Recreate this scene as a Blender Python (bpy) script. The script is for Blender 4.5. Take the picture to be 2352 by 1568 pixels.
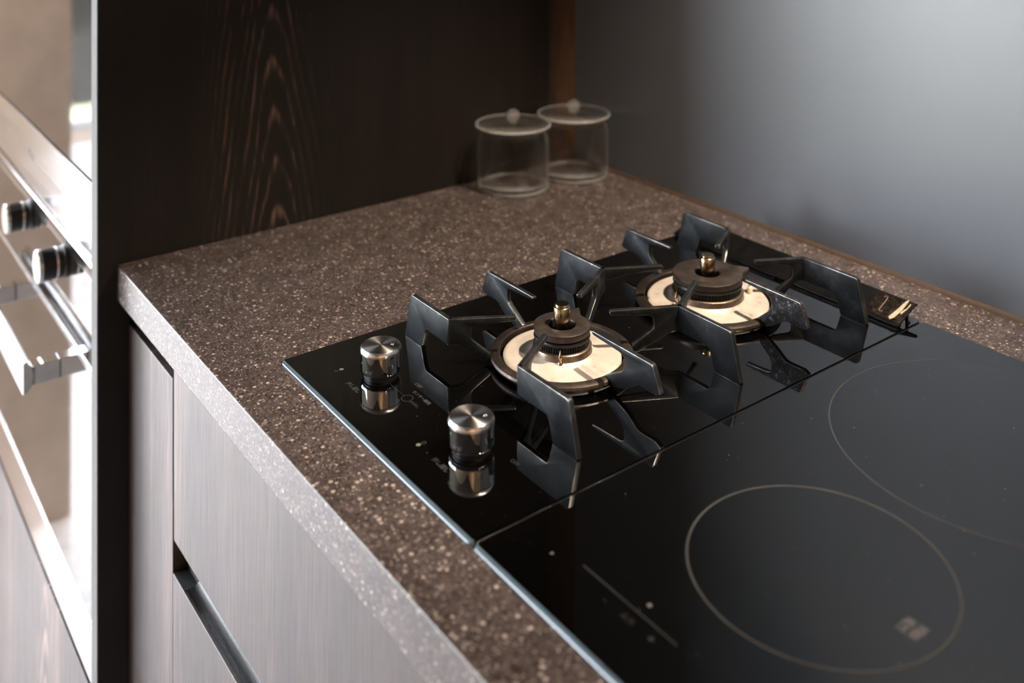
import bpy, bmesh, math, random
from mathutils import Vector, Matrix
random.seed(7)
for o in list(bpy.data.objects): bpy.data.objects.remove(o)
S = bpy.context.scene
COL = S.collection
PI = math.pi

# ------------------------------------------------------------------ camera
cd = bpy.data.cameras.new('camera'); cam = bpy.data.objects.new('camera', cd); COL.objects.link(cam)
cam.location = (0.81382, -0.35972, 0.43206)
cam.rotation_euler = (PI/2, 0, 2.499571 - PI/2)
cd.sensor_fit = 'HORIZONTAL'; cd.sensor_width = 36
cd.lens = 2314.755/2352*36
cd.shift_y = -(784 + 325.667)/2352
cd.clip_start = 0.02; cd.clip_end = 200
cd.dof.use_dof = True; cd.dof.focus_distance = 0.86; cd.dof.aperture_fstop = 3.8
S.camera = cam

# ------------------------------------------------------------------ world (overcast daylight)
SKY = 31.0
w = bpy.data.worlds.new('overcast_sky'); S.world = w; w.use_nodes = True
bg = w.node_tree.nodes['Background']
bg.inputs[0].default_value = (0.86, 0.895, 1.0, 1); bg.inputs[1].default_value = SKY

sl = bpy.data.lights.new('sun', 'SUN'); sl.energy = 16.0; sl.angle = 0.03; sl.color = (1.0, 0.97, 0.93)
so = bpy.data.objects.new('sun', sl); COL.objects.link(so); so.location = (-3, -8, 9)
so.rotation_euler = Vector((0.12, 0.68, -0.72)).to_track_quat('-Z', 'Y').to_euler()

# ------------------------------------------------------------------ exposure
S.view_settings.view_transform = 'Standard'; S.view_settings.look = 'None'
S.view_settings.exposure = 0.0; S.view_settings.gamma = 1.0
S.view_settings.use_curve_mapping = False
S.cycles.use_denoising = True
S.cycles.max_bounces = 12; S.cycles.transparent_max_bounces = 24
S.cycles.sample_clamp_indirect = 40.0
S.cycles.caustics_reflective = False; S.cycles.caustics_refractive = True; S.cycles.blur_glossy = 0.3

# ------------------------------------------------------------------ window portals and warm lamps under the wall cupboard
def area(name, loc, rot, sx, sy, power, col=(1,1,1), portal=False):
    l = bpy.data.lights.new(name, 'AREA'); l.shape = 'RECTANGLE'; l.size = sx; l.size_y = sy
    l.energy = power; l.color = col
    if portal: l.cycles.is_portal = True
    o = bpy.data.objects.new(name, l); COL.objects.link(o); o.location = loc; o.rotation_euler = rot
    return o
WX0, WX1, WZ0, WZ1, WY = -3.9, -1.30, -0.86, 1.85, -3.4      # front window
VY0, VY1, VX = -3.2, -0.86, -4.2                                # side window
area('window_portal', ((WX0+WX1)/2, WY, (WZ0+WZ1)/2), (PI/2, 0, 0), WX1-WX0, WZ1-WZ0, 1, portal=True)
area('window_portal', (VX, (VY0+VY1)/2, (WZ0+WZ1)/2), (PI/2, 0, -PI/2), VY1-VY0, WZ1-WZ0, 1, portal=True)
def spot(name, loc, target, power, size, blend, rad, col):
    l = bpy.data.lights.new(name, 'SPOT'); l.energy = power; l.spot_size = size; l.spot_blend = blend
    l.shadow_soft_size = rad; l.color = col
    o = bpy.data.objects.new(name, l); COL.objects.link(o); o.location = loc
    o.rotation_euler = (Vector(target)-Vector(loc)).to_track_quat('-Z', 'Y').to_euler()
WARM = (1.0, 0.84, 0.68)
LAMPS = [((0.46, 0.50, 0.885), (0.06, 0.34, 0), 82.0, 1.02), ((0.80, 0.30, 0.885), (0.52, -0.12, 0), 42.0, 1.15)]
spot('added_fill_spot', (1.9, -1.3, 1.88), (3.0, -1.6, 1.3), 170.0, 1.3, 0.8, 0.05, (1.0, 0.80, 0.58))  # unseen spot added to warm the right wall mirrored in the chrome
spot('added_fill_spot', (-0.62, -1.0, 1.90), (-1.45, -0.10, 0.0), 320.0, 0.80, 0.7, 0.04, (1.0, 0.86, 0.74))  # unseen spot added to brighten the face of the return wall
for lo, ta, pw, sz in LAMPS: spot('lamp_light', lo, ta, pw, sz, 0.75, 0.016, WARM)

# ------------------------------------------------------------------ helpers
def empty(name, loc, label, cat, group=None):
    o = bpy.data.objects.new(name, None); COL.objects.link(o); o.location = loc
    o.empty_display_size = 0.02
    o['label'] = label; o['category'] = cat
    if group: o['group'] = group
    return o
def root_loc(o):
    v = Vector((0,0,0))
    while o is not None: v += o.location; o = o.parent
    return v
def obj(name, bm, mat, parent=None, bevel=0, seg=2, smooth=None, label=None, kind=None, ang=40):
    bmesh.ops.remove_doubles(bm, verts=bm.verts, dist=1e-7)
    bmesh.ops.recalc_face_normals(bm, faces=bm.faces)
    if parent is not None: bmesh.ops.translate(bm, verts=bm.verts, vec=-root_loc(parent))
    me = bpy.data.meshes.new(name); bm.to_mesh(me); bm.free()
    for m in (mat if isinstance(mat, (list, tuple)) else [mat]): me.materials.append(m)
    o = bpy.data.objects.new(name, me); COL.objects.link(o)
    if parent is not None: o.parent = parent
    if bevel:
        md = o.modifiers.new('bevel', 'BEVEL'); md.width = bevel; md.segments = seg; md.limit_method = 'ANGLE'
        md.angle_limit = math.radians(35); md.harden_normals = False
    if smooth is None: smooth = True
    if smooth:
        for p in me.polygons: p.use_smooth = True
        try: me.set_sharp_from_angle(angle=math.radians(ang))
        except Exception: pass
    if label: o['label'] = label
    if kind: o['kind'] = kind
    return o
def box(bm, x0, x1, y0, y1, z0, z1, mi=0):
    v = [bm.verts.new(p) for p in ((x0,y0,z0),(x1,y0,z0),(x1,y1,z0),(x0,y1,z0),(x0,y0,z1),(x1,y0,z1),(x1,y1,z1),(x0,y1,z1))]
    fs = []
    for f in ((0,3,2,1),(4,5,6,7),(0,1,5,4),(1,2,6,5),(2,3,7,6),(3,0,4,7)):
        fc = bm.faces.new([v[i] for i in f]); fc.material_index = mi; fs.append(fc)
    return v
def B(*a):
    bm = bmesh.new(); box(bm, *a); return bm
def lathe(bm, c, prof, n=64, rfun=None, closed=False, caps=True):
    """prof: list of (r, z); rfun(theta, r, k) may modulate the radius"""
    rings = []
    for k, (r, z) in enumerate(prof):
        if r < 1e-6: rings.append([bm.verts.new((c[0], c[1], z))]); continue
        ring = []
        for i in range(n):
            t = 2*PI*i/n; rr = rfun(t, r, k) if rfun else r
            ring.append(bm.verts.new((c[0]+rr*math.cos(t), c[1]+rr*math.sin(t), z)))
        rings.append(ring)
    seq = list(zip(rings, rings[1:])) + ([(rings[-1], rings[0])] if closed else [])
    for a, b in seq:
        if len(a) == 1 and len(b) == 1: continue
        for i in range(n):
            j = (i+1) % n
            if len(a) == 1: bm.faces.new((a[0], b[j], b[i]))
            elif len(b) == 1: bm.faces.new((a[i], a[j], b[0]))
            else: bm.faces.new((a[i], a[j], b[j], b[i]))
    if caps and not closed:
        for r in (rings[0], rings[-1]):
            if len(r) > 2: bm.faces.new(r)
    return bm
def prism(bm, pts, o, d, half, bev=0.0005, seg=2):
    """extrude the (s,z) polygon standing in the vertical plane through o along d, to +-half"""
    d = Vector((d[0], d[1], 0)).normalized(); n = Vector((-d.y, d.x, 0))
    b = bmesh.new()
    lo = []; hi = []
    for s, z in pts:
        p = Vector((o[0], o[1], 0)) + d*s + Vector((0,0,z))
        lo.append(b.verts.new(p - n*half)); hi.append(b.verts.new(p + n*half))
    N = len(pts)
    b.faces.new(lo); b.faces.new(hi[::-1])
    for i in range(N):
        j = (i+1) % N
        b.faces.new((lo[j], lo[i], hi[i], hi[j]))
    bmesh.ops.recalc_face_normals(b, faces=b.faces)
    if bev:
        es = [e for e in b.edges if len(e.link_faces) == 2 and e.calc_face_angle(0) > 0.6]
        rb = bmesh.ops.bevel(b, geom=es, offset=bev, segments=seg, profile=0.5, affect='EDGES', clamp_overlap=True)
        for f in rb['faces']: f.material_index = 1
    me = bpy.data.meshes.new('tmp'); b.to_mesh(me); b.free(); bm.from_mesh(me); bpy.data.meshes.remove(me)
def round_poly(pts, radii, n=4):
    out = []; N = len(pts)
    for i, (p, r) in enumerate(zip(pts, radii)):
        if not r: out.append(p); continue
        P = Vector(p); A = (Vector(pts[i-1])-P); Bv = (Vector(pts[(i+1) % N])-P)
        r = min(r, A.length*0.45, Bv.length*0.45); A.normalize(); Bv.normalize()
        for k in range(n+1):
            t = k/n
            q = P + A*r*(1-t)**2 + Bv*r*t**2
            out.append((q.x, q.y))
    return out
def tube(bm, pts, r, n=8):
    prev = None
    for i, p in enumerate(pts):
        p = Vector(p); a = Vector(pts[max(i-1,0)]); b = Vector(pts[min(i+1,len(pts)-1)])
        t = (b-a).normalized(); u = t.orthogonal().normalized(); v = t.cross(u)
        ring = [bm.verts.new(p + (u*math.cos(2*PI*k/n)+v*math.sin(2*PI*k/n))*r) for k in range(n)]
        if prev:
            for k in range(n): bm.faces.new((prev[k], prev[(k+1)%n], ring[(k+1)%n], ring[k]))
        else: bm.faces.new(ring)
        prev = ring
    bm.faces.new(prev)
def text_bm(body, size, origin, spacing=1.0, align='CENTER', rot=None, depth=0.00004):
    cu = bpy.data.curves.new('tmp_text', 'FONT'); cu.body = body; cu.size = size; cu.align_x = align; cu.align_y = 'CENTER'
    cu.extrude = depth/2; cu.space_character = spacing; cu.resolution_u = 2; cu.space_line = 0.9
    o = bpy.data.objects.new('tmp_text', cu); COL.objects.link(o)
    dg = bpy.context.evaluated_depsgraph_get(); dg.update()
    me = bpy.data.meshes.new_from_object(o.evaluated_get(dg))
    bm = bmesh.new(); bm.from_mesh(me)
    bpy.data.objects.remove(o); bpy.data.curves.remove(cu); bpy.data.meshes.remove(me)
    if rot is not None: bmesh.ops.rotate(bm, verts=bm.verts, cent=(0,0,0), matrix=rot)
    bmesh.ops.translate(bm, verts=bm.verts, vec=Vector(origin))
    return bm

# ------------------------------------------------------------------ materials
def srgb(r, g, b):
    f = lambda c: (c/255)/12.92 if c/255 <= 0.04045 else ((c/255+0.055)/1.055)**2.4
    return (f(r), f(g), f(b), 1)
class NT:
    def __init__(s, name):
        s.m = bpy.data.materials.new(name); s.m.use_nodes = True
        s.t = s.m.node_tree; s.n = s.t.nodes; s.p = s.n['Principled BSDF']; s.out = s.n['Material Output']
    def add(s, kind, **kw):
        nd = s.n.new(kind)
        for k, v in kw.items():
            if hasattr(nd, k): setattr(nd, k, v)
            else: nd.inputs[k.replace('_', ' ')].default_value = v
        return nd
    def link(s, a, b): s.t.links.new(a, b)
    def math(s, op, a, b=None, c=None, clamp=False):
        nd = s.n.new('ShaderNodeMath'); nd.operation = op; nd.use_clamp = clamp
        for i, v in enumerate((a, b, c)):
            if v is None: continue
            if isinstance(v, (int, float)): nd.inputs[i].default_value = v
            else: s.link(v, nd.inputs[i])
        return nd.outputs[0]
    def ramp(s, fac, stops, interp='LINEAR'):
        nd = s.n.new('ShaderNodeValToRGB'); cr = nd.color_ramp; cr.interpolation = interp
        while len(cr.elements) < len(stops): cr.elements.new(0.5)
        for e, (pos, c) in zip(cr.elements, stops):
            e.position = pos; e.color = c if isinstance(c, (tuple, list)) else (c, c, c, 1)
        s.link(fac, nd.inputs[0]); return nd.outputs[0]
    def mix(s, fac, a, b):
        nd = s.n.new('ShaderNodeMix'); nd.data_type = 'RGBA'
        for i, v in ((0, fac), (6, a), (7, b)):
            if isinstance(v, (int, float)): nd.inputs[i].default_value = v
            elif isinstance(v, (tuple, list)): nd.inputs[i].default_value = v
            else: s.link(v, nd.inputs[i])
        return nd.outputs[2]
    def coord(s, scale=(1,1,1), loc=(0,0,0)):
        tc = s.n.new('ShaderNodeTexCoord'); mp = s.n.new('ShaderNodeMapping')
        mp.inputs['Scale'].default_value = scale; mp.inputs['Location'].default_value = loc
        s.link(tc.outputs['Object'], mp.inputs[0]); return mp.outputs[0]
    def noise(s, co, scale, detail=3, rough=0.5, dist=0.0):
        nd = s.add('ShaderNodeTexNoise', Scale=scale, Detail=detail, Roughness=rough, Distortion=dist)
        s.link(co, nd.inputs['Vector']); return nd.outputs['Fac']
    def bump(s, h, strength=0.2, dist=0.001):
        nd = s.add('ShaderNodeBump', Strength=strength, Distance=dist); s.link(h, nd.inputs['Height'])
        s.link(nd.outputs[0], s.p.inputs['Normal'])
    def set(s, **kw):
        for k, v in kw.items():
            i = s.p.inputs[k.replace('_', ' ')]
            if isinstance(v, (int, float, tuple, list)): i.default_value = v
            else: s.link(v, i)
        return s.m
def plain(name, col, rough=0.5, metal=0.0, var=0.06, scale=60, **kw):
    """principled with faint procedural variation of colour and roughness"""
    t = NT(name); co = t.coord()
    n = t.noise(co, scale, 4, 0.6)
    c2 = tuple(min(1, c*(1+var*4)) for c in col[:3])+(1,); c1 = tuple(c*(1-var*4) for c in col[:3])+(1,)
    t.set(Base_Color=t.ramp(n, [(0.3, c1), (0.7, c2)]), Metallic=metal)
    t.set(Roughness=t.ramp(n, [(0.3, max(0.0, rough*(1-var*2))), (0.7, min(1, rough*(1+var*2)))]))
    return t.set(**kw)

LIT_BAND = {}
def wood(name, y_axis, cx, z_off, dark, mid, light, rough, coat=0.0, contrast=1.0, spec=0.5):
    """crown-cut veneer with the grain along Z; y_axis picks the horizontal axis of the board"""
    t = NT(name)
    co = t.coord()
    sep = t.add('ShaderNodeSeparateXYZ'); t.link(co, sep.inputs[0])
    h = sep.outputs[y_axis]; z = sep.outputs[2]
    cmb = t.add('ShaderNodeCombineXYZ'); t.link(h, cmb.inputs[0]); t.link(t.math('MULTIPLY', z, 0.12), cmb.inputs[2])
    big = t.noise(cmb.outputs[0], 9, 3, 0.55)                        # slow wander of the grain
    cmb2 = t.add('ShaderNodeCombineXYZ'); t.link(h, cmb2.inputs[0]); t.link(t.math('MULTIPLY', z, 0.03), cmb2.inputs[2])
    fine = t.noise(cmb2.outputs[0], 420, 4, 0.65)                    # pores and fibres
    med = t.noise(cmb2.outputs[0], 70, 4, 0.6)
    slow = t.noise(cmb2.outputs[0], 14, 2, 0.5)
    hh = t.math('ADD', t.math('SUBTRACT', h, cx), t.math('MULTIPLY', t.math('SUBTRACT', big, 0.5), 0.075))
    q = t.math('DIVIDE', hh, 0.021)
    g = t.math('MULTIPLY', t.math('SQRT', t.math('ADD', t.math('MULTIPLY', q, q), 1.0)), 0.15)
    v = t.math('ADD', t.math('ADD', t.math('ADD', z, z_off), g), t.math('MULTIPLY', med, 0.03))
    ph = t.math('FRACT', t.math('MULTIPLY', v, 17.0))
    line = t.ramp(ph, [(0.0, 0.0), (0.45, 0.05), (0.80, 1.0), (0.92, 0.55), (1.0, 0.0)])
    fall = t.ramp(t.math('ABSOLUTE', q), [(0.0, 1.0), (1.0, 0.45)])
    fall = t.math('MAXIMUM', t.math('SUBTRACT', 1.0, t.math('MULTIPLY', t.math('ABSOLUTE', q), 0.16)), 0.12)
    l2 = t.math('MULTIPLY', t.math('MULTIPLY', line, fall), t.ramp(fine, [(0.35, 0.3), (0.65, 1.0)]))
    streak = t.ramp(med, [(0.42, 0.0), (0.72, 1.0)])
    sl = t.ramp(slow, [(0.35, 0.0), (0.7, 1.0)])
    amt = t.math('MULTIPLY', t.math('ADD', t.math('ADD', t.math('MULTIPLY', l2, 0.75), t.math('MULTIPLY', streak, 0.22)), t.math('MULTIPLY', sl, 0.28)), contrast, clamp=True)
    c = t.ramp(amt, [(0.0, dark), (0.45, mid), (1.0, light)])
    if name in LIT_BAND:  # blend the lamp-lit strip into the veneer colour
        h0, wd, col = LIT_BAND[name]
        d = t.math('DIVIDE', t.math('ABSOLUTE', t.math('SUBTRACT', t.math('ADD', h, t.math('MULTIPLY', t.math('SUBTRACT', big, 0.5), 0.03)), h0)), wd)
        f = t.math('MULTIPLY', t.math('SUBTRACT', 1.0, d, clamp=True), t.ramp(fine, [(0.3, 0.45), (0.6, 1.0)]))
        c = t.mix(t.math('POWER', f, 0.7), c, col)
    c = t.mix(t.ramp(fine, [(0.36, 0.55), (0.52, 0.0)]), c, dark)
    t.set(Base_Color=c, Roughness=t.ramp(fine, [(0.3, rough+0.12), (0.6, rough)]))
    t.set(**{'Specular IOR Level': spec})
    if coat: t.set(Coat_Weight=coat, Coat_Roughness=rough*0.8)
    t.bump(fine, 0.25, 0.0004)
    return t.m
M = {}
WD, WM_, WL = srgb(9, 6, 4), srgb(23, 16, 12), srgb(98, 77, 68)
LIT_BAND['dark_oak_panel'] = (0.335, 0.050, srgb(78, 56, 42))  # warm light near the back corner, put into the oak's colour
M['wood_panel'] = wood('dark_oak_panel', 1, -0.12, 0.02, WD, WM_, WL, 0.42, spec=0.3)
M['wood_front'] = wood('dark_oak_front', 0, 0.05, 0.3, srgb(34, 27, 24), srgb(64, 50, 45), srgb(150, 126, 114), 0.40, spec=0.62, contrast=1.35)

def quartz():
    t = NT('speckled_brown_quartz'); co = t.coord()
    big = t.noise(co, 45, 4, 0.6); mid = t.noise(co, 320, 3, 0.6)
    base = t.ramp(t.math('ADD', t.math('MULTIPLY', big, 0.4), t.math('MULTIPLY', mid, 0.6)),
                  [(0.36, srgb(46, 39, 37)), (0.52, srgb(69, 60, 57)), (0.68, srgb(90, 80, 76))])
    def flecks(scale, th, keep, off):
        nd = t.add('ShaderNodeTexVoronoi', Scale=scale, Randomness=1.0)
        t.link(t.coord(loc=(off, off*0.7, off*0.3)), nd.inputs['Vector'])
        sp = t.add('ShaderNodeSeparateColor'); t.link(nd.outputs['Color'], sp.inputs[0])
        size = t.math('MULTIPLY', t.math('ADD', sp.outputs[1], 0.45), th)
        d = t.math('ADD', nd.outputs['Distance'], t.math('MULTIPLY', t.math('SUBTRACT', mid, 0.5), 0.18))
        inside = t.math('MULTIPLY', t.math('SUBTRACT', size, d), 14.0, clamp=True)
        return t.math('MULTIPLY', inside, t.math('LESS_THAN', sp.outputs[0], keep)), sp.outputs[2]
    c = base
    f, r = flecks(420, 0.42, 0.42, 3.1); c = t.mix(f, c, srgb(44, 34, 30))
    f, r = flecks(560, 0.40, 0.44, 1.7); c = t.mix(t.math('MULTIPLY', f, 0.75), c, t.ramp(r, [(0.0, srgb(100, 88, 82)), (1.0, srgb(150, 137, 129))]))
    f, r = flecks(270, 0.34, 0.26, 5.3); c = t.mix(f, c, t.ramp(r, [(0.0, srgb(116, 102, 95)), (0.6, srgb(158, 144, 136)), (1.0, srgb(198, 188, 180))]))
    t.set(Base_Color=c, Roughness=t.ramp(mid, [(0.3, 0.36), (0.7, 0.26)]), **{'Specular IOR Level': 0.5})
    t.bump(mid, 0.06, 0.0005)
    return t.m
M['quartz'] = quartz()

def splash():
    t = NT('grey_splashback'); co = t.coord()
    n = t.noise(co, 3, 2, 0.5); f = t.noise(co, 900, 2, 0.5)
    t.set(Base_Color=t.ramp(n, [(0.3, srgb(86, 91, 97)), (0.7, srgb(90, 95, 101))]), Roughness=0.42, IOR=1.68)
    t.bump(f, 0.03, 0.0003)
    return t.m
M['splash'] = splash()
def black_glass():
    t = NT('black_hob_glass'); co = t.coord()
    nd = t.add('ShaderNodeTexVoronoi', Scale=330, Randomness=1.0); t.link(co, nd.inputs['Vector'])
    sp = t.add('ShaderNodeSeparateColor'); t.link(nd.outputs['Color'], sp.inputs[0])
    dust = t.math('MULTIPLY', t.math('LESS_THAN', nd.outputs['Distance'], t.math('MULTIPLY', sp.outputs[1], 0.13)), t.math('LESS_THAN', sp.outputs[0], 0.08))
    sm = t.noise(co, 22, 3, 0.6)
    t.set(Base_Color=t.mix(t.math('MULTIPLY', dust, sp.outputs[2]), srgb(3, 3, 3), srgb(110, 110, 108)))
    t.set(Roughness=t.math('MAXIMUM', t.ramp(sm, [(0.35, 0.015), (0.75, 0.04)]), t.math('MULTIPLY', dust, 0.5)))
    return t.set(IOR=2.15)
M['black_glass'] = black_glass()
M['glass_edge'] = plain('ground_glass_edge', srgb(70, 84, 92), 0.25, 0, 0.04, 90, **{'Specular IOR Level': 0.8})
def iron(name, c0, c1, c2, rough, metal, spec=0.5):
    t = NT(name); co = t.coord()
    n = t.noise(co, 55, 5, 0.65); f = t.noise(co, 700, 3, 0.6)
    mp = t.coord(scale=(1, 1, 0.18)); sc = t.noise(mp, 420, 3, 0.7)
    t.set(Base_Color=t.ramp(n, [(0.32, c0), (0.52, c1), (0.74, c2)]), Metallic=metal)
    r = t.math('ADD', t.ramp(n, [(0.3, rough+0.1), (0.7, rough-0.05)]), t.math('MULTIPLY', t.math('SUBTRACT', sc, 0.5), 0.25))
    t.set(Roughness=r, **{'Specular IOR Level': spec}); t.bump(f, 0.10, 0.0004)
    return t.m
M['iron'] = iron('worn_cast_iron', srgb(21, 23, 24), srgb(30, 33, 35), srgb(56, 60, 63), 0.42, 0.30, 0.22)
M['worn_edge'] = iron('rubbed_bright_edge', srgb(70, 66, 62), srgb(112, 108, 104), srgb(160, 156, 152), 0.28, 0.9)
def iron_burnt():
    t = NT('scorched_cast_iron'); co = t.coord()
    n = t.noise(co, 180, 5, 0.75); b = t.noise(co, 420, 4, 0.7)
    t.set(Base_Color=t.ramp(n, [(0.40, srgb(24, 22, 22)), (0.58, srgb(48, 46, 48)), (0.66, srgb(120, 134, 142))]), Metallic=0.5, Roughness=t.ramp(n, [(0.4, 0.6), (0.65, 0.3)]))
    t.bump(b, 0.8, 0.0012); return t.m
M['iron_burnt'] = iron_burnt()
M['ring_iron'] = iron('browned_ring_iron', srgb(34, 28, 24), srgb(54, 46, 40), srgb(84, 72, 62), 0.42, 0.6)
def enamel():
    t = NT('cream_drip_plate'); co = t.coord()
    n = t.noise(co, 70, 5, 0.65); f = t.noise(co, 900, 2, 0.5)
    t.set(Base_Color=t.ramp(n, [(0.28, srgb(150, 137, 124)), (0.42, srgb(184, 173, 160)), (0.7, srgb(198, 189, 178))]), Roughness=0.38, Metallic=0.15)
    t.bump(f, 0.12, 0.0003); return t.m
M['enamel'] = enamel()
M['collar'] = iron('browned_steel_collar', srgb(92, 74, 56), srgb(136, 120, 102), srgb(172, 158, 140), 0.32, 0.9)
M['cap'] = iron('bronzed_burner_cap', srgb(44, 38, 34), srgb(66, 58, 53), srgb(92, 82, 76), 0.38, 0.55)
M['burner_black'] = plain('black_burner_casting', srgb(22, 22, 23), 0.38, 0.3, 0.08, 120)
M['sensor'] = iron('heat_tinted_sensor', srgb(118, 78, 40), srgb(178, 158, 128), srgb(214, 202, 184), 0.2, 1.0)
M['chrome'] = plain('polished_chrome', (0.80, 0.80, 0.81, 1), 0.035, 1.0, 0.01, 40)
def brushed(name='spun_aluminium', an=0.85):
    t = NT(name)
    tg = t.add('ShaderNodeTangent'); tg.direction_type = 'RADIAL'; tg.axis = 'Z'
    co = t.coord(); n = t.noise(co, 60, 2, 0.5)
    t.set(Base_Color=(0.74, 0.72, 0.70, 1), Metallic=1.0, Roughness=t.ramp(n, [(0.3, 0.30), (0.7, 0.26)]), Anisotropic=an, Anisotropic_Rotation=0.25)
    t.link(tg.outputs[0], t.p.inputs['Tangent']); return t.m
M['spun'] = brushed()
M['satin_alu'] = plain('satin_aluminium', (0.78, 0.77, 0.76, 1), 0.2, 1.0, 0.02, 60)
M['rubber'] = plain('black_plastic', srgb(14, 14, 15), 0.35, 0, 0.05, 80)
M['print'] = plain('grey_silkscreen', srgb(60, 60, 59), 0.6, 0, 0.05, 300)
M['print_dim'] = plain('faint_silkscreen', srgb(24, 24, 24), 0.6, 0, 0.05, 300)
M['print_light'] = plain('pale_silkscreen', srgb(92, 88, 86), 0.6, 0, 0.05, 300)
M['zone'] = plain('zone_ring_print', srgb(42, 42, 40), 0.5, 0, 0.06, 200)
def steel_sheet(name, axis, col=(0.46, 0.45, 0.45, 1), rough=0.15, bump=0.05):
    t = NT(name); sc = [1, 1, 1]; sc[axis] = 0.01
    n = t.noise(t.coord(scale=tuple(sc)), 900, 3, 0.6)
    t.set(Base_Color=col, Metallic=1.0, Roughness=t.ramp(n, [(0.3, rough+0.06), (0.7, rough-0.04)]))
    if bump: t.bump(n, bump, 0.0002)
    return t.m
M['stainless'] = steel_sheet('brushed_stainless', 0)
M['dark_channel'] = steel_sheet('anodised_channel', 0, (0.15, 0.155, 0.16, 1), 0.24, 0.0)
def oven_glass():
    t = NT('mirrored_oven_glass'); co = t.coord(); n = t.noise(co, 12, 2, 0.5)
    t.set(Base_Color=t.ramp(n, [(0.3, srgb(26, 22, 20)), (0.7, srgb(30, 26, 24))]), Roughness=0.035, IOR=2.3); return t.m
M['oven_glass'] = oven_glass()
def thin_glass(name, tint=(0.985, 0.99, 0.99, 1), ior=1.5, rough=0.0):
    t = NT(name); t.n.remove(t.p)
    tr = t.add('ShaderNodeBsdfTransparent'); tr.inputs[0].default_value = tint
    gl = t.add('ShaderNodeBsdfGlossy', Roughness=rough); lw = t.add('ShaderNodeLayerWeight', Blend=0.5)
    f5 = t.math('POWER', lw.outputs['Facing'], 4.0); fres = t.math('ADD', t.math('MULTIPLY', f5, 0.94), 0.05)
    co = t.coord(); n = t.noise(co, 40, 2, 0.5); bp = t.add('ShaderNodeBump', Strength=0.05, Distance=0.001)
    t.link(n, bp.inputs['Height']); t.link(bp.outputs[0], gl.inputs['Normal'])
    mx = t.add('ShaderNodeMixShader'); t.link(fres, mx.inputs[0]); t.link(tr.outputs[0], mx.inputs[1]); t.link(gl.outputs[0], mx.inputs[2])
    t.link(mx.outputs[0], t.out.inputs[0]); return t.m
def jar_glass(name='clear_jar_glass', BASE=0.0):
    t = NT(name); t.n.remove(t.p)
    tr = t.add('ShaderNodeBsdfTransparent'); tr.inputs[0].default_value = (0.99, 0.99, 0.985, 1)
    gl = t.add('ShaderNodeBsdfGlass', Roughness=0.03, IOR=1.5); gl.inputs[0].default_value = (0.99, 0.99, 0.985, 1)
    n = t.noise(t.coord(), 30, 2, 0.5); bp = t.add('ShaderNodeBump', Strength=0.06, Distance=0.001)
    t.link(n, bp.inputs['Height']); t.link(bp.outputs[0], gl.inputs['Normal'])
    lw = t.add('ShaderNodeLayerWeight', Blend=0.5)
    fac = t.math('ADD', 0.10, t.math('MULTIPLY', t.math('POWER', lw.outputs['Facing'], JG), 0.90))
    mx = t.add('ShaderNodeMixShader'); t.link(fac, mx.inputs[0])
    t.link(tr.outputs[0], mx.inputs[1]); t.link(gl.outputs[0], mx.inputs[2])
    df = t.add('ShaderNodeBsdfDiffuse'); df.inputs[0].default_value = (0.85, 0.84, 0.82, 1)
    m2 = t.add('ShaderNodeMixShader'); t.link(t.math('ADD', BASE, t.math('MULTIPLY', t.math('POWER', lw.outputs['Facing'], 12.0), 0.35)), m2.inputs[0])  # white at grazing edges stands for light caught in the glass
    t.link(mx.outputs[0], m2.inputs[1]); t.link(df.outputs[0], m2.inputs[2])
    t.link(m2.outputs[0], t.out.inputs[0]); return t.m
JG = 2.0
M['jar_glass'] = jar_glass()
M['jar_rim'] = jar_glass('whitened_rim_glass', 0.11)  # white mixed in so the rims look lit
M['jar_knob'] = jar_glass('solid_glass_knob', 0.07)  # a little white so the knob looks lit
M['pane'] = thin_glass('window_pane', (0.97, 0.98, 0.98, 1))
M['beige'] = plain('beige_plaster', srgb(214, 198, 184), 0.8, 0, 0.02, 20)
M['tan'] = plain('tan_plaster', srgb(176, 142, 108), 0.8, 0, 0.02, 20)
M['ceil'] = plain('darkened_ceiling_paint', srgb(84, 81, 78), 0.85, 0, 0.02, 20)  # unseen ceiling darkened to cut the bounced light
M['floor'] = plain('pale_floor_tile', srgb(222, 218, 216), 0.28, 0, 0.03, 14)
M['frame'] = plain('pale_window_frame', srgb(190, 190, 188), 0.4, 0, 0.02, 30)
M['grass'] = plain('lawn', srgb(168, 170, 136), 0.9, 0, 0.08, 3)
M['dark_fence'] = plain('dark_fence_boards', srgb(5, 5, 5), 0.8, 0, 0.05, 8)
M['edge_strip'] = plain('pale_aluminium_edge', (0.13, 0.13, 0.125, 1), 0.7, 0.0, 0.02, 40, **{'Specular IOR Level': 0.12})
M['black'] = plain('black_shadow_gap', srgb(10, 10, 10), 0.7, 0, 0.03, 40)
M['rail'] = plain('satin_black_steel', srgb(9, 9, 10), 0.4, 0.0, 0.06, 60, **{'Specular IOR Level': 0.25})
def stained():
    t = NT('heat_stained_steel'); co = t.coord(); n = t.noise(co, 260, 5, 0.75, 0.6); b = t.noise(co, 90, 3, 0.6, 1.2)
    c = t.ramp(n, [(0.36, srgb(16, 13, 11)), (0.55, srgb(44, 36, 30)), (0.74, srgb(112, 90, 78))])
    t.set(Base_Color=c, Metallic=0.75, Roughness=t.ramp(b, [(0.35, 0.25), (0.6, 0.5)])); t.bump(n, 0.35, 0.0006); return t.m
M['stained'] = stained()
M['residue'] = plain('peeling_white_residue', srgb(158, 146, 124), 0.6, 0, 0.06, 400)
M['stain_pink'] = plain('pinkish_dried_stain', srgb(84, 66, 62), 0.5, 0.2, 0.08, 300)
M['bead'] = plain('brown_back_bead', srgb(62, 46, 34), 0.6, 0, 0.04, 80)
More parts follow.
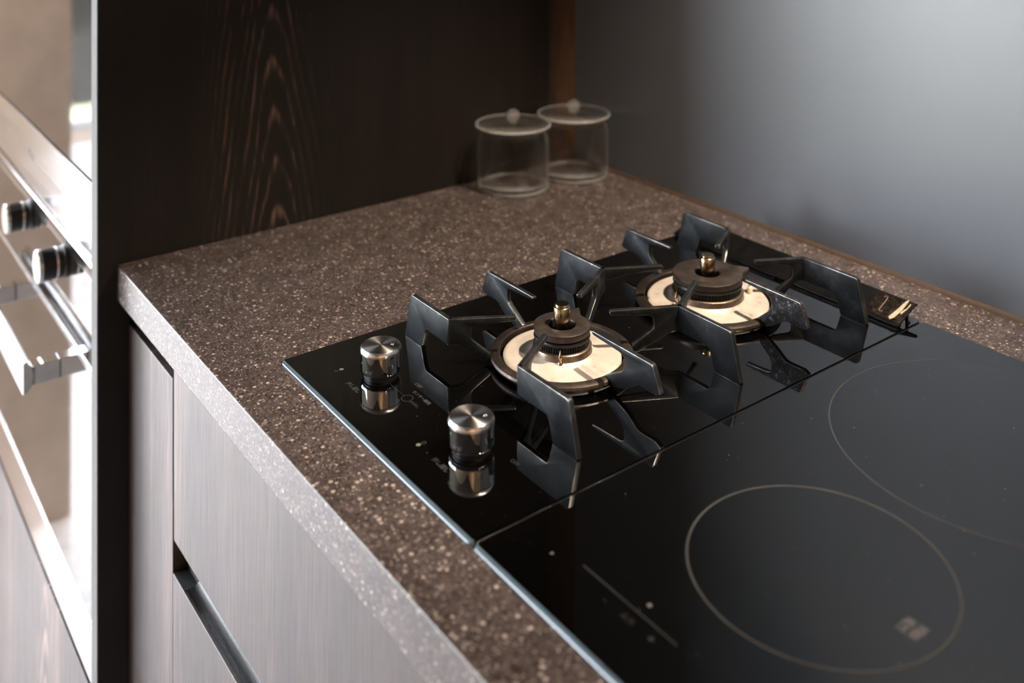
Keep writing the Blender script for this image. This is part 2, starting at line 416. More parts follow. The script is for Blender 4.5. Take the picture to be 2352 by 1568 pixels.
M['ceramic'] = plain('white_ceramic', srgb(214, 196, 170), 0.35, 0, 0.05, 300)
M['lamp_on'] = NT('lamp_glow').set(Emission_Color=(1, 0.7, 0.42, 1), Emission_Strength=400.0)

# ------------------------------------------------------------------ the room
PX = -0.3038      # face of the tall side panel
WYB = 0.5899      # face of the splashback wall
FZ = -0.90; CZ = 1.92; RX = 3.0
def struct(name, bm, mat, parent=None, **kw): return obj(name, bm, mat, parent, kind=None if parent is not None else 'structure', smooth=False, **kw)
struct('floor', B(VX, RX, WY, WYB, FZ-0.1, FZ), M['floor'])
struct('ceiling', B(VX, RX, WY, WYB, CZ, CZ+0.1), M['ceil'])
struct('wall_back', B(PX, RX, WYB, WYB+0.1, FZ, CZ), M['splash'])
struct('wall_behind', B(VX-0.1, PX, WYB, WYB+0.1, FZ, CZ), M['beige'])
struct('wall_right', B(RX, RX+0.1, WY, WYB, FZ, CZ), M['tan'])
bm = bmesh.new()                                        # front wall with its opening
box(bm, VX-0.1, WX0, WY-0.1, WY, FZ, CZ); box(bm, WX1, RX, WY-0.1, WY, FZ, CZ)
box(bm, WX0, WX1, WY-0.1, WY, FZ, WZ0); box(bm, WX0, WX1, WY-0.1, WY, WZ1, CZ)
struct('wall_front', bm, M['beige'])
bm = bmesh.new()
box(bm, VX-0.1, VX, WY, VY0, FZ, CZ); box(bm, VX-0.1, VX, VY1, WYB, FZ, CZ)
box(bm, VX-0.1, VX, VY0, VY1, FZ, WZ0); box(bm, VX-0.1, VX, VY0, VY1, WZ1, CZ)
struct('wall_left', bm, M['beige'])
def window(name, along_x, a0, a1, pos):
    bm = bmesh.new(); t = 0.05
    def bx(u0, u1, z0, z1):
        if along_x: box(bm, u0, u1, pos-0.07, pos-0.02, z0, z1)
        else: box(bm, pos-0.07, pos-0.02, u0, u1, z0, z1)
    bx(a0, a0+t, WZ0, WZ1); bx(a1-t, a1, WZ0, WZ1); bx(a0+t, a1-t, WZ0, WZ0+t); bx(a0+t, a1-t, WZ1-t, WZ1)
    m = (a0+a1)/2; bx(m-t/2, m+t/2, WZ0+t, WZ1-t)
    wn = struct(name, bm, M['frame'])
    for u0, u1 in ((a0+t, m-t/2), (m+t/2, a1-t)):
        obj('pane', B(u0, u1, pos-0.05, pos-0.045, WZ0+t, WZ1-t) if along_x else B(pos-0.05, pos-0.045, u0, u1, WZ0+t, WZ1-t), M['pane'], wn, smooth=False)
window('window_1', True, WX0, WX1, WY)
window('window_2', False, VY0, VY1, VX)
struct('wall_return', B(-1.50, -1.36, -0.285, WYB, FZ, CZ), M['beige'])
struct('wall_garden', B(-5.9, -5.6, -2.3, -1.22, -1.05, 1.0), M['dark_fence'])
struct('ground', B(-14, 8, -14, 4, -1.15, -1.05), M['grass'])
# slim wall cupboard above the frame that carries the two warm lamps
t = empty('wall_cupboard', (0.15, 0.41, 0.90), 'dark slim wall cupboard above the worktop with two warm lamps', 'cupboard')
obj('body', B(PX, 1.10, 0.24, WYB, 0.90, CZ), M['wood_front'], t, smooth=False)
for lo, ta, pw, sz in LAMPS:
    bm = lathe(bmesh.new(), lo, [(0.030, 0.900), (0.030, 0.893), (0.021, 0.893), (0.021, 0.898)], 32)
    f = obj('lamp_ring', bm, M['satin_alu'], t)
    obj('lamp_disc', lathe(bmesh.new(), lo, [(0.0, 0.8965), (0.0205, 0.8965)], 32, caps=False), M['lamp_on'], f)

# ------------------------------------------------------------------ tall oven housing on the left
TH = 0.022; OY = -0.068
t = empty('tall_cabinet', (-0.62, 0.25, FZ), 'tall dark oak cabinet housing the ovens, its side panel rising beside the worktop', 'cabinet')
TX0 = -0.95
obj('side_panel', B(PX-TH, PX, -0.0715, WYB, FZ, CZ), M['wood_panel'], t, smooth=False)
obj('edge_strip', B(PX-TH, PX-0.0002, -0.0727, -0.0715, FZ, CZ), M['edge_strip'], t, smooth=False, label='pale aluminium edge strip')
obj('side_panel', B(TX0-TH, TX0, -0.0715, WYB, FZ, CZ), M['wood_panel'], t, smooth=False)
obj('carcass', B(TX0, PX-TH, -0.040, WYB, FZ+0.08, -0.480), M['black'], t, smooth=False)
obj('drawer_front', B(TX0+0.002, PX-TH-0.002, OY, OY+0.022, FZ+0.08, -0.4815), M['wood_front'], t, bevel=0.0008, smooth=False)
obj('upper_door', B(TX0+0.002, PX-TH-0.002, OY, OY+0.022, 0.460, CZ-0.002), M['wood_front'], t, bevel=0.0008, smooth=False)
OX0, OX1 = TX0+0.004, PX-TH-0.0035

# upper appliance
t = empty('steam_oven', ((OX0+OX1)/2, 0.2, -0.0024), 'upper built-in oven with mirrored glass front and wide stainless bottom strip', 'oven')
obj('housing', B(OX0+0.02, OX1-0.02, OY+0.022, 0.45, -0.0010, 0.45), M['black'], t, smooth=False)
obj('glass_front', B(OX0, OX1, OY, OY+0.02, 0.0795, 0.455), M['oven_glass'], t, bevel=0.001, smooth=False, label='mirrored dark glass')
obj('bottom_strip', B(OX0, OX1, OY-0.0015, OY+0.02, -0.0024, 0.0783), M['stainless'], t, bevel=0.0012, smooth=False, label='brushed stainless strip')
rx = Matrix.Rotation(PI/2, 3, 'X')
obj('printed_text', text_bm('Miele', 0.0165, (-0.640, OY-0.00155, 0.0385), rot=rx), M['rubber'], t, smooth=False, label='small dark lettering')
# lower oven
t = empty('compact_oven', ((OX0+OX1)/2, 0.2, -0.468), 'lower built-in oven with two rotary knobs and a flat bar handle', 'oven')
obj('housing', B(OX0+0.02, OX1-0.02, OY+0.022, 0.45, -0.468, -0.006), M['black'], t, smooth=False)
bm = bmesh.new()
prof = [(OY+0.02, -0.0065), (OY+0.004, -0.0065), (OY-0.002, -0.0075), (OY-0.0045, -0.0105), (OY-0.003, -0.0135), (OY-0.0005, -0.0150), (OY-0.0005, -0.0304), (OY+0.02, -0.0304)]
lo = [bm.verts.new((OX0, y, z)) for y, z in prof]; hi = [bm.verts.new((OX1, y, z)) for y, z in prof]
bm.faces.new(lo); bm.faces.new(hi[::-1])
for i in range(len(prof)): bm.faces.new((lo[i], lo[i-1], hi[i-1], hi[i]))
obj('top_trim', bm, M['stainless'], t, ang=60, label='stainless trim with rounded lip')
obj('control_panel', B(OX0, OX1, OY, OY+0.02, -0.1268, -0.0312), M['oven_glass'], t, bevel=0.0008, smooth=False, label='mirrored glass control panel')
obj('panel_edge', B(OX0, OX1, OY-0.0012, OY+0.018, -0.1292, -0.1270), M['satin_alu'], t, smooth=False, label='satin aluminium edge')
d = obj('door', B(OX0, OX1, OY, OY+0.02, -0.4052, -0.1330), M['oven_glass'], t, bevel=0.0008, smooth=False, label='mirrored glass door')
obj('door_edge', B(OX0, OX1, OY-0.0012, OY+0.018, -0.1330, -0.1304), M['satin_alu'], d, smooth=False)
obj('bottom_strip', B(OX0, OX1, OY-0.0015, OY+0.02, -0.468, -0.4056), M['stainless'], t, bevel=0.0012, smooth=False, label='brushed stainless strip')
def knob_y(cx, cz):
    def cyl(prof, mat, name, par, **kw):
        bm = lathe(bmesh.new(), (0, 0), prof, 40)
        bmesh.ops.rotate(bm, verts=bm.verts, cent=(0,0,0), matrix=Matrix.Rotation(PI/2, 3, 'X'))
        bmesh.ops.translate(bm, verts=bm.verts, vec=(cx, OY, cz))
        return obj(name, bm, mat, par, **kw)
    k = cyl([(0.0195, 0.0), (0.0195, 0.003), (0.0185, 0.004), (0.0185, 0.027)], M['rubber'], 'knob', t)
    cyl([(0.0187, 0.0271), (0.0192, 0.0272), (0.0192, 0.031), (0.0185, 0.0318), (0.0, 0.0318)], M['satin_alu'], 'knob_face', k, label='satin aluminium face')
    cyl([(0.0188, 0.010), (0.0188, 0.0125)], M['satin_alu'], 'knob_band', k, label='thin aluminium band')
knob_y(-0.652, -0.044); knob_y(-0.463, -0.0455)
# bar handle
hb = bmesh.new()
HY = OY-0.040; z0, z1 = -0.2020, -0.1635
prof = [(HY-0.002, z0), (HY-0.002, z1), (HY+0.003, z1-0.001), (HY+0.008, z1-0.007), (HY+0.010, (z0+z1)/2), (HY+0.008, z0+0.007), (HY+0.003, z0+0.001)]
HX0, HX1 = OX0+0.07, -0.4835
lo = [hb.verts.new((HX0, y, z)) for y, z in prof]; hi = [hb.verts.new((HX1, y, z)) for y, z in prof]
hb.faces.new(lo); hb.faces.new(hi[::-1])
for i in range(len(prof)): hb.faces.new((lo[i], lo[i-1], hi[i-1], hi[i]))
h = obj('bar_handle', hb, M['satin_alu'], t, bevel=0.0006, ang=50, label='flat satin aluminium bar')
for px in (-0.497, -0.760): obj('handle_post', B(px-0.010, px+0.010, HY+0.008, OY, -0.195, -0.172), M['chrome'], h, bevel=0.001, smooth=False, label='dark polished post')

# ------------------------------------------------------------------ base cabinet
FY = -0.0405; CB = -0.041
t = empty('base_cabinet', (0.5, 0.25, FZ), 'dark oak base cabinet under the worktop with recessed grip channel', 'cabinet')
SX = -0.1568
obj('carcass', B(PX+0.001, RX*0.5, 0.012, WYB-0.0005, FZ+0.1, CB-0.0005), M['black'], t, smooth=False)
obj('door', B(PX+0.002, SX-0.0016, FY, FY+0.02, FZ+0.1, -0.0690), M['wood_front'], t, bevel=0.0008, smooth=False)
obj('grip_channel', B(PX+0.002, SX, FY+0.018, 0.011, -0.0685, CB-0.0005), M['dark_channel'], t, smooth=False, label='dark metal recess under the worktop')
obj('drawer_front', B(SX+0.0016, 1.4, FY, FY+0.02, -0.2224, CB-0.0008), M['wood_front'], t, bevel=0.0008, smooth=False)
obj('drawer_front', B(SX-0.0012, 1.4, FY, FY+0.02, FZ+0.1, -0.2553), M['wood_front'], t, bevel=0.0008, smooth=False)
bm = bmesh.new()                                         # concave finger channel between the drawers
prof = [(FY+0.0080, -0.2227)]
for k in range(15):                                      # half-round hollow opening towards the room above the lower front
    a = math.radians(76 - k*160/14); prof.append((FY+0.0035+0.0175*math.cos(a), -0.2392+0.0158*math.sin(a)))
prof += [(FY+0.0030, -0.2552), (FY+0.05, -0.2552), (FY+0.05, -0.2227)]
lo = [bm.verts.new((SX+0.03, y, z)) for y, z in prof]; hi = [bm.verts.new((1.4, y, z)) for y, z in prof]
bm.faces.new(lo); bm.faces.new(hi[::-1])
for i in range(len(prof)): bm.faces.new((lo[i], lo[i-1], hi[i-1], hi[i]))
obj('finger_channel', bm, M['dark_channel'], t, ang=60, label='curved dark metal grip channel')
obj('channel_shade', B(SX-0.0005, SX+0.030, FY+0.0006, FY+0.05, -0.2553, -0.2549), M['black'], t, smooth=False)  # black plate added over the drawer top for the niche's deep shade
obj('channel_end', B(SX-0.001, SX+0.030, FY+0.014, FY+0.05, -0.2556, -0.2226), M['black'], t, smooth=False)

# ------------------------------------------------------------------ worktop
CT = -0.003
wt = obj('worktop', B(PX+0.0002, 1.5, -0.0526, WYB-0.0003, CB, CT), M['quartz'], None, bevel=0.0012, seg=2, smooth=False)
wt['label'] = 'speckled brown quartz worktop slab carrying the hobs'; wt['category'] = 'worktop'

bm = bmesh.new()                                          # thin brown bead where the worktop meets the splashback
pr = [(WYB-0.0002, CT+0.0001), (WYB-0.0042, CT+0.0001), (WYB-0.0036, CT+0.0014), (WYB-0.0022, CT+0.0030), (WYB-0.0002, CT+0.0042)]
lo = [bm.verts.new((PX+0.001, y, z)) for y, z in pr]; hi = [bm.verts.new((1.5, y, z)) for y, z in pr]
bm.faces.new(lo); bm.faces.new(hi[::-1])
for i in range(len(pr)): bm.faces.new((lo[i], lo[i-1], hi[i-1], hi[i]))
o = obj('trim_1', bm, M['bead'], None, kind='structure')

# ------------------------------------------------------------------ hobs
GW = 0.2888; GD = 0.510
def glass_top(x0, x1, par):
    bm = bmesh.new()
    rc = 0.004
    def loop(ins, z, insf=None):
        insf = ins if insf is None else insf
        pts = []
        for cx_, cy_, a0 in ((x1-rc, GD-rc, 0), (x0+rc, GD-rc, PI/2), (x0+rc, rc, PI), (x1-rc, rc, 1.5*PI)):
            for k in range(5):
                a = a0 + k*PI/8
                pts.append(bm.verts.new((cx_+(rc-ins)*math.cos(a), cy_+(rc-(insf if math.sin(a) < -1e-6 else ins))*math.sin(a), z)))
        return pts
    L = [loop(0.0, CT+0.0001), loop(0.0, -0.0018), loop(0.0002, -0.0012, 0.0004), loop(0.0005, 0.0, 0.0028)]
    for k in range(3):
        for i in range(len(L[0])):
            j = (i+1) % len(L[0]); f = bm.faces.new((L[k][i], L[k][j], L[k+1][j], L[k+1][i])); f.material_index = 1 if (L[0][i].co.y < 0.004 and L[0][j].co.y < 0.004) else 0
    bm.faces.new(L[3]); bm.faces.new(L[0][::-1])
    return obj('glass_top', bm, [M['black_glass'], M['glass_edge']], par, ang=20)
def flat(bm, pts, z=0.00002):
    bm.faces.new([bm.verts.new((x, y, z)) for x, y in pts])
def annulus(cx, cy, r0, r1, z=0.00006, n=160):
    return lathe(bmesh.new(), (cx, cy), [(r0, z), (r1, z)], n, caps=False)
def disc(cx, cy, r, z=0.00006, n=24):
    return lathe(bmesh.new(), (cx, cy), [(0, z), (r, z)], n, caps=False)

hob = empty('gas_hob', (0.1444, 0.255, CT), 'two-burner black glass gas hob with two chrome knobs', 'hob')
glass_top(0.0, GW, hob)
ZP = 0.00005
def ptext(body, size, x, y, mat='print', sp=1.0, par=hob):
    obj('printed_text', text_bm(body, size, (x, y, ZP), sp), M[mat], par, smooth=False, label='small grey printed lettering')
# control printing beside each knob
for (fx, fy), (ox, oy) in (((0.0449, 0.0352), (0.0447, 0.0303)), ((0.1778, 0.0298), (0.1780, 0.0344))):
    obj('burner_mark', disc(fx, fy, 0.0019), M['print_light'], hob, smooth=False, label='small filled grey dot')
    obj('burner_mark', annulus(ox, oy, 0.0014, 0.0017, n=32), M['print'], hob, smooth=False, label='small open grey circle')
for x in (0.0769, 0.2085):
    ptext('押し回し', 0.0050, x, 0.0292, 'print')
ptext('OFF', 0.0052, 0.1064, 0.0733); ptext('OFF', 0.0052, 0.2380, 0.0733, 'print_dim')
ptext('センサー解除', 0.0043, 0.1238, 0.0655, 'print', 0.95); ptext('3秒押し', 0.0036, 0.1292, 0.0556, 'print_dim')
obj('touch_mark', annulus(0.1177, 0.0561, 0.0045, 0.0048, n=48), M['print'], hob, smooth=False, label='thin grey circle')
bm = bmesh.new(); flat(bm, [(0.090, 0.0559), (0.1131, 0.0559), (0.1131, 0.0562), (0.090, 0.0562)], 0.00006)
obj('print_line', bm, M['print_dim'], hob, smooth=False)

def hob_knob(cx, cy, dx, dy):
    c = (cx, cy)
    k = obj('knob', lathe(bmesh.new(), c, [(0.0150, 0.0042), (0.0160, 0.0045), (0.0168, 0.0058), (0.0170, 0.0072), (0.0170, 0.0203)], 96), M['chrome'], hob, ang=50, label='polished chrome barrel')
    obj('knob_base', lathe(bmesh.new(), c, [(0.0140, 0.0), (0.0140, 0.0032), (0.0152, 0.0036), (0.0152, 0.0043)], 64), M['rubber'], k, label='black plastic foot')
    obj('knob_collar', lathe(bmesh.new(), c, [(0.0166, 0.0204), (0.0173, 0.0207), (0.0173, 0.0226), (0.0170, 0.0234), (0.0160, 0.0249)], 96), M['satin_alu'], k, ang=50, label='bright bevelled rim')
    top = bmesh.new()
    lathe(top, (0, 0), [(0.0160, 0.0), (0.0157, 0.0002), (0.0, 0.0002)], 96)
    for v in top.verts: v.co.z += 0.0249; v.co.x += cx; v.co.y += cy
    o = obj('knob_top', top, M['spun'], k, ang=50, label='spun aluminium top')
    # put the origin of the spun disc on the knob's axis so that its brushing is concentric
    off = Vector((cx, cy, 0)) - Vector((hob.location.x, hob.location.y, 0))
    o.data.transform(Matrix.Translation(-off)); o.location = off
    obj('pointer_dot', lathe(bmesh.new(), (cx+dx, cy+dy), [(0.0, 0.02516), (0.0009, 0.02516), (0.0011, 0.0254), (0.0013, 0.02516)], 20, caps=False), M['satin_alu'], k)
hob_knob(0.0723, 0.0577, 0.0055, 0.0078)
hob_knob(0.2064, 0.0573, 0.0062, 0.0082)

BX = 0.1444
def burner(cy, R, ztop, pan_r, beak_ang, beak_r, pin_h, ign, cer):
    c = (BX, cy)
    # cream drip plate: shallow dish with an outer lip
    pr = [(R+0.0015, 0.0100), (R+0.004, 0.0078), (R+0.008, 0.0068), (pan_r-0.004, 0.0062), (pan_r-0.001, 0.0056), (pan_r, 0.0044), (pan_r, 0.0018), (R+0.0015, 0.0018)]
    obj('drip_plate', lathe(bmesh.new(), c, pr, 96, closed=True), M['enamel'], hob, ang=60, label='cream enamelled drip plate')
    b = obj('burner', lathe(bmesh.new(), c, [(R+0.0035, 0.0072), (R+0.0018, 0.0085), (R+0.0010, 0.0105), (R+0.0012, 0.0145), (R+0.0006, 0.0155), (R-0.0020, 0.0158)], 96), M['collar'], hob, ang=60, label='browned steel burner collar')
    teeth = 64; n = teeth*4
    def rf(tt, r, k):
        ph = (tt*teeth/(2*PI)) % 1.0
        return r - (0.0011 if (ph < 0.35 and 1 <= k <= 3) else 0.0)
    z = ztop
    obj('burner_ring', lathe(bmesh.new(), c, [(R-0.0022, 0.0150), (R-0.0012, 0.0160), (R-0.0010, 0.0185), (R-0.0012, 0.0212), (R-0.0004, 0.0216), (R, 0.0226), (R-0.0006, 0.0240), (R-0.004, 0.0244), (0.0120, 0.0244), (0.0120, 0.0150)], n, rf, closed=True), M['burner_black'], b, ang=30, label='black slotted flame ring')
    # flat cap with a hole and a pointed beak
    def beak(tt, r, k):
        if k in (0, 1, 2, 3, 4, 5):
            dlt = abs((tt-beak_ang+PI) % (2*PI)-PI)
            wdt = 0.34
            if dlt < wdt and k <= 5: return r + (beak_r-R)*(1-dlt/wdt)**1.5*(1 if k < 5 else 0.6)
        return r
    prof = [(R-0.0022, z-0.0072), (R-0.0004, z-0.0060), (R-0.0002, z-0.0030), (R, z-0.0022), (R-0.0002, z-0.0006), (R-0.0012, z),
            (0.0128, z), (0.0119, z-0.0006), (0.0115, z-0.0020), (0.0115, z-0.0072)]
    obj('burner_cap', lathe(bmesh.new(), c, prof, 180, beak, closed=True), M['cap'], b, ang=45, label='bronzed flat cap with a pointed beak')
    pr_ = 0.0072
    obj('temperature_sensor', lathe(bmesh.new(), c, [(pr_-0.0004, 0.012), (pr_-0.0004, z+0.001), (pr_, z+0.002), (pr_, pin_h-0.0030), (pr_-0.0006, pin_h-0.0022), (pr_-0.0012, pin_h-0.0021), (pr_-0.0013, pin_h-0.0014), (pr_-0.0009, pin_h-0.0008), (pr_-0.0014, pin_h), (0.0, pin_h)], 48), M['sensor'], b, ang=45, label='brass tinted sensor pin')
    obj('igniter', lathe(bmesh.new(), ign, [(0.0024, 0.0060), (0.0024, 0.0102), (0.0018, 0.0110), (0.0012, 0.0116), (0.0018, 0.0138), (0.0017, 0.0155), (0.0008, 0.0185), (0.0003, 0.0205), (0.0, 0.0206)], 20), M['sensor'], b, label='slim igniter tip')
    if cer: obj('electrode', lathe(bmesh.new(), cer, [(0.0026, 0.0062), (0.0026, 0.0125), (0.0020, 0.0135), (0.0012, 0.0140), (0.0011, 0.0200), (0.0, 0.0203)], 20), M['ceramic'], b, label='white ceramic electrode')
burner(0.1945, 0.0245, 0.0315, 0.0512, math.radians(116), 0.0365, 0.0488, (0.1630, 0.1775), None)
burner(0.3775, 0.0333, 0.0308, 0.0582, math.radians(69), 0.0455, 0.0480, (0.1400, 0.3395), (0.1640, 0.4165))

# ------------------------------------------------------------------ cast-iron pan supports
HT = 0.0023
def outer_plate(bm, sx, y, node):
    pts = [(0.1102, 0.040), (0.1200, 0.0002), (0.0922, 0.0002), (0.0872, 0.0150), (0.0848, 0.0182), (0.0800, 0.0182), (node, 0.0182), (node-0.0012, 0.040)]
    rad = [0.003, 0.0012, 0.001, 0.002, 0.003, 0, 0, 0]
    pts = round_poly(pts, rad)
    prism(bm, pts, (BXS, y), (sx, 0), HT)
BXS = 0.1436
def forked(bm, sx, y, node, sy, tip, win, end, cyb):
    """finger above a window, strut below it that runs down to the ring; sy = direction along y"""
    nx = BXS + sx*node
    d = Vector((BXS - nx, cyb - y)); d.normalize()
    d2 = (d.x, d.y)
    w = win
    if end is None:
        pts = [(-0.001, 0.040), (tip, 0.040), (tip+0.0012, 0.0382), (tip, 0.0362), (w, 0.0335), (0.004, 0.0290), (-0.001, 0.0260)]
        rad = [0, 0.0008, 0.001, 0.001, 0, 0, 0]
    else:
        pts = [(-0.001, 0.040), (tip, 0.040), (tip+0.0012, 0.0382), (tip, 0.0362), (w, 0.0335), (w-0.0005, 0.0225), (end, 0.0090), (end+0.001, 0.0030), (end-0.006, 0.0030), (0.009, 0.0178), (-0.001, 0.0182)]
        rad = [0, 0.0008, 0.001, 0.001, 0.004, 0.003, 0, 0, 0, 0.004, 0]
    prism(bm, round_poly(pts, rad), (nx, y), d2, HT)
def straight(bm, sx, y, end, tip, win, tail=0.1140):
    pts = [(0.1105, 0.040), (0.1190, 0.0200), (tail, 0.0176), (0.0945, 0.0182), (0.0830, 0.0100), (end+0.004, 0.0030), (end-0.004, 0.0030), (end-0.004, 0.0092), (win-0.001, 0.0222), (win, 0.0330), (win-0.0045, 0.0352), (tip+0.001, 0.0370), (tip-0.0010, 0.0385), (tip, 0.040)]
    rad = [0.003, 0.001, 0.001, 0.004, 0.004, 0, 0, 0, 0.003, 0.003, 0.003, 0.0008, 0.0008, 0.0008]
    prism(bm, round_poly(pts, rad), (BXS, y), (sx, 0), HT)
def ring(bm, cy, r0, r1):
    lathe(bm, (BX, cy), [(r0, 0.0024), (r0-0.0002, 0.0080), (r0+0.0006, 0.0090), (r1-0.0030, 0.0090), (r1-0.0008, 0.0078), (r1, 0.0058), (r1-0.0010, 0.0036), (r1-0.003, 0.0024)], 96, closed=True)
    return bm
sp = empty('pan_support', (BX, 0.1945, 0.0), 'six-armed iron pan support around the front gas burner', 'pan support', 'gas hob pan supports')
obj('ring', ring(bmesh.new(), 0.1945, 0.0538, 0.0622), M['ring_iron'], sp, ang=35, label='browned iron ring')
def arm(par, bm, mat='iron', label=None): return obj('arm', bm, [M[mat], M['worn_edge']], par, ang=40, label=label)
Y1, Y2, Y3, Y4, Y5 = 0.1122, 0.1965, 0.2875, 0.3782, 0.4630
for sx in (-1, 1):
    bm = bmesh.new(); outer_plate(bm, sx, Y1, 0.0496); forked(bm, sx, Y1, 0.0496, 1, 0.0560, 0.0185, 0.0345, 0.1945); arm(sp, bm)
    bm = bmesh.new(); straight(bm, sx, Y2, 0.0590, 0.0405, 0.0790); arm(sp, bm)
    bm = bmesh.new(); outer_plate(bm, sx, Y3, 0.0500)
    forked(bm, sx, Y3, 0.0500, -1, 0.0625, 0.0240, 0.0430, 0.1945)
    forked(bm, sx, Y3, 0.0500, 1, 0.0580, 0.0240, None, 0.3775)
    arm(sp, bm)
sp = empty('pan_support', (BX, 0.3775, 0.0), 'four-armed iron pan support around the rear gas burner', 'pan support', 'gas hob pan supports')
obj('ring', ring(bmesh.new(), 0.3775, 0.0606, 0.0700), M['ring_iron'], sp, ang=35, label='browned iron ring')
for sx in (-1, 1):
    bm = bmesh.new(); straight(bm, sx, Y4, 0.0665, 0.0490, 0.0790); arm(sp, bm, 'iron_burnt' if sx > 0 else 'iron', 'scorched rough iron arm' if sx > 0 else None)
    bm = bmesh.new(); outer_plate(bm, sx, Y5, 0.0485); forked(bm, sx, Y5, 0.0485, -1, 0.0500, 0.0125, 0.0290, 0.3775); arm(sp, bm)

# ------------------------------------------------------------------ rear cover rail of the gas hob
rail = empty('vent_rail', (0.1444, 0.49, 0.0), 'sloping black steel rail along the rear edge of the gas hob', 'rail')
bm = bmesh.new()
prof = [(0.4770, 0.0030), (0.4785, 0.0044), (0.5065, 0.0158), (0.5078, 0.0156), (0.5083, 0.0146), (0.5076, 0.0134), (0.5066, 0.0136), (0.5064, 0.0144), (0.4786, 0.0030), (0.4776, 0.0024)]
lo = [bm.verts.new((0.003, y, z)) for y, z in prof]; hi = [bm.verts.new((0.2862, y, z)) for y, z in prof]
bm.faces.new(lo); bm.faces.new(hi[::-1])
for i in range(len(prof)): bm.faces.new((lo[i], lo[i-1], hi[i-1], hi[i]))
obj('plate', bm, M['rail'], rail, ang=30)
for x in (0.004, 0.1440, 0.2836):
    bm = bmesh.new(); n = 0.0012
    pts = [(0.4785, 0.0031), (0.4800, 0.0002), (0.4830, 0.0002), (0.4835, 0.0046), (0.4930, 0.0086), (0.4940, 0.0002), (0.4985, 0.0002), (0.4985, 0.0014), (0.4956, 0.0016), (0.4950, 0.0096)]
    a = [bm.verts.new((x-n, y, z)) for y, z in pts]; b_ = [bm.verts.new((x+n, y, z)) for y, z in pts]
    bm.faces.new(a); bm.faces.new(b_[::-1])
    for i in range(len(pts)): bm.faces.new((a[i], a[i-1], b_[i-1], b_[i]))
    obj('foot', bm, M['rail'], rail, smooth=False)
def on_slope(x, s, lift=0.0):        # point on the sloping face; s = 0 front .. 1 back
    y0, z0_, y1, z1_ = 0.4785, 0.0044, 0.5065, 0.0158
    n = Vector((0, -(z1_-z0_), y1-y0)).normalized()
    return Vector((x, y0+(y1-y0)*s, z0_+(z1_-z0_)*s)) + n*lift
def slope_slab(pts, h):
    bm = bmesh.new()
    a = [bm.verts.new(on_slope(x, s, 0.0)) for x, s in pts]; b_ = [bm.verts.new(on_slope(x, s, h)) for x, s in pts]
    bm.faces.new(a[::-1]); bm.faces.new(b_)
    for i in range(len(pts)): bm.faces.new((a[i-1], a[i], b_[i], b_[i-1]))
    return bm
pl = obj('end_plate', slope_slab(round_poly([(0.2490, 0.03), (0.2858, 0.01), (0.2858, 0.97), (0.2490, 0.97)], [0.002]*4), 0.0005), M['stained'], rail, bevel=0.0002, label='heat-stained brown metal plate')
def blob(pts, h, mat, lab):
    obj('stain', slope_slab(pts, h), M[mat], pl, smooth=False, label=lab)
blob([(0.2735, 0.10), (0.2760, 0.02), (0.2785, 0.14), (0.2800, 0.50), (0.2795, 0.95), (0.2785, 1.02), (0.2770, 0.90), (0.2755, 0.50)], 0.0011, 'residue', 'white peeling residue')
blob([(0.2800, 0.42), (0.2815, 0.36), (0.2832, 0.66), (0.2834, 0.86), (0.2822, 0.90), (0.2822, 0.70)], 0.0009, 'residue', 'white peeling residue')
S_ = []
for k in range(22):
    u = k/21; S_.append((0.2565+0.0085*u + 0.0012*math.sin(u*2*PI), 0.78-0.55*u + 0.18*math.sin(u*2*PI)))
bm = bmesh.new(); tube(bm, [on_slope(x, s, 0.0005) for x, s in S_], 0.0007, 6)
obj('stain', bm, M['stain_pink'], pl, label='curled pinkish dried stain')

# ------------------------------------------------------------------ induction hob
ih = empty('induction_hob', (0.4355, 0.255, CT), 'black glass induction hob with two cooking zone circles', 'hob')
IX0, IX1 = 0.2908, 0.5806
glass_top(IX0, IX1, ih)
obj('zone_ring', annulus(0.4336, 0.1583, 0.0786, 0.0802), M['zone'], ih, smooth=False, label='thin grey circle')
obj('zone_ring', annulus(0.4321, 0.3773, 0.1203, 0.1213, n=220), M['zone'], ih, smooth=False, label='thin grey circle')
obj('printed_text', text_bm('高温\n注意', 0.0074, (0.4955, 0.1582, ZP), 0.95), M['print_light'], ih, smooth=False, label='small pale printed lettering')
ptext('▶', 0.0030, 0.3271, 0.0353, 'print_light', par=ih)
bm = bmesh.new(); flat(bm, [(0.3466, 0.0436), (0.4250, 0.0436), (0.4250, 0.0446), (0.3466, 0.0446)], 0.00006)
obj('print_line', bm, M['print_dim'], ih, smooth=False)
ptext('－', 0.005, 0.3764, 0.0345, 'print_dim', par=ih); ptext('火力', 0.005, 0.3945, 0.0356, 'print_dim', par=ih)
obj('indicator_dot', disc(0.3946, 0.0531, 0.0015), M['print_light'], ih, smooth=False, label='small pale dot')
ptext('＋', 0.0058, 0.4131, 0.0355, 'print', par=ih)
# joint between the two glasses
j = obj('joint_strip', B(GW+0.0002, IX0-0.0002, 0.001, GD-0.001, CT+0.0001, -0.0012), M['rubber'], None, smooth=False)
j['label'] = 'thin black sealing strip between the gas and induction glass'; j['category'] = 'strip'

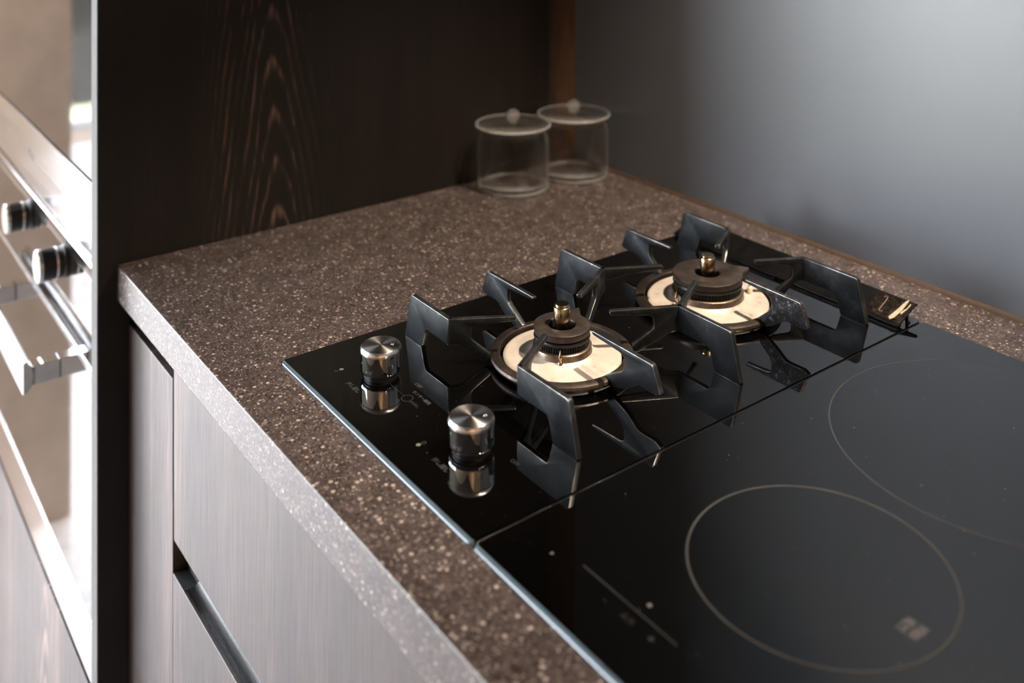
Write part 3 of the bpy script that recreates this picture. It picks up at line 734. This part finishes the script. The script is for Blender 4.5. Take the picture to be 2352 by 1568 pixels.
# ------------------------------------------------------------------ glass jars
def make_jar(loc, label):
    t = empty('glass_jar', loc, label, 'jar', 'lidded glass jars in the corner')
    z = loc[2]; c = loc
    out = [(0.0, z), (0.0445, z), (0.0460, z+0.0012), (0.0466, z+0.004), (0.0467, z+0.058), (0.0462, z+0.064), (0.0445, z+0.069), (0.0425, z+0.0725), (0.0420, z+0.0765), (0.0425, z+0.0785),
           (0.0418, z+0.0790), (0.0402, z+0.0775), (0.0400, z+0.0730), (0.0425, z+0.0675), (0.0442, z+0.0625), (0.0446, z+0.058), (0.0445, z+0.0085), (0.0425, z+0.0062), (0.0, z+0.0055)]
    body = obj('body', lathe(bmesh.new(), c, out, 96, caps=False), M['jar_glass'], t, ang=70)
    lid = [(0.0, z+0.0812), (0.0475, z+0.0815), (0.0490, z+0.0825), (0.0492, z+0.0840), (0.0484, z+0.0852), (0.0465, z+0.0846), (0.0120, z+0.0838), (0.0060, z+0.0850), (0.0, z+0.0850)]
    l = obj('lid', lathe(bmesh.new(), c, lid, 96, caps=False), M['jar_glass'], t, ang=70)
    def hoop(r, zz, q, par):
        pr = [(r+q*math.cos(2*PI*k/10), zz+q*math.sin(2*PI*k/10)) for k in range(10)]
        obj('rim', lathe(bmesh.new(), c, pr, 96, closed=True), M['jar_rim'], par, ang=80, label='glass rim whitened to look lit')
    hoop(0.0488, z+0.0836, 0.0014, l)
    hoop(0.0448, z+0.0030, 0.0020, body)
    plug = [(0.0335, z+0.0812), (0.0330, z+0.0700), (0.0320, z+0.0690), (0.0312, z+0.0700), (0.0315, z+0.0812)]
    obj('lid_plug', lathe(bmesh.new(), c, plug, 96, caps=False), M['jar_glass'], l, ang=70)
    kb = [(0.0, z+0.0851)] + [(0.0045, z+0.0852), (0.0046, z+0.0872)]
    for k in range(1, 13):
        a = -PI/2 + 0.55 + k*(PI-0.55)/12
        kb.append((max(0.0, 0.0088*math.cos(a)), z+0.0945+0.0085*math.sin(a)))
    kb[-1] = (0.0, kb[-1][1])
    obj('lid_knob', lathe(bmesh.new(), c, kb, 40, caps=False), M['jar_knob'], l, ang=70, label='solid clear glass knob')
make_jar((-0.2535, 0.4400, CT), 'front clear glass jar with ball-knob lid against the dark oak panel')
make_jar((-0.2465, 0.5390, CT), 'rear clear glass jar with ball-knob lid beside the grey splashback')
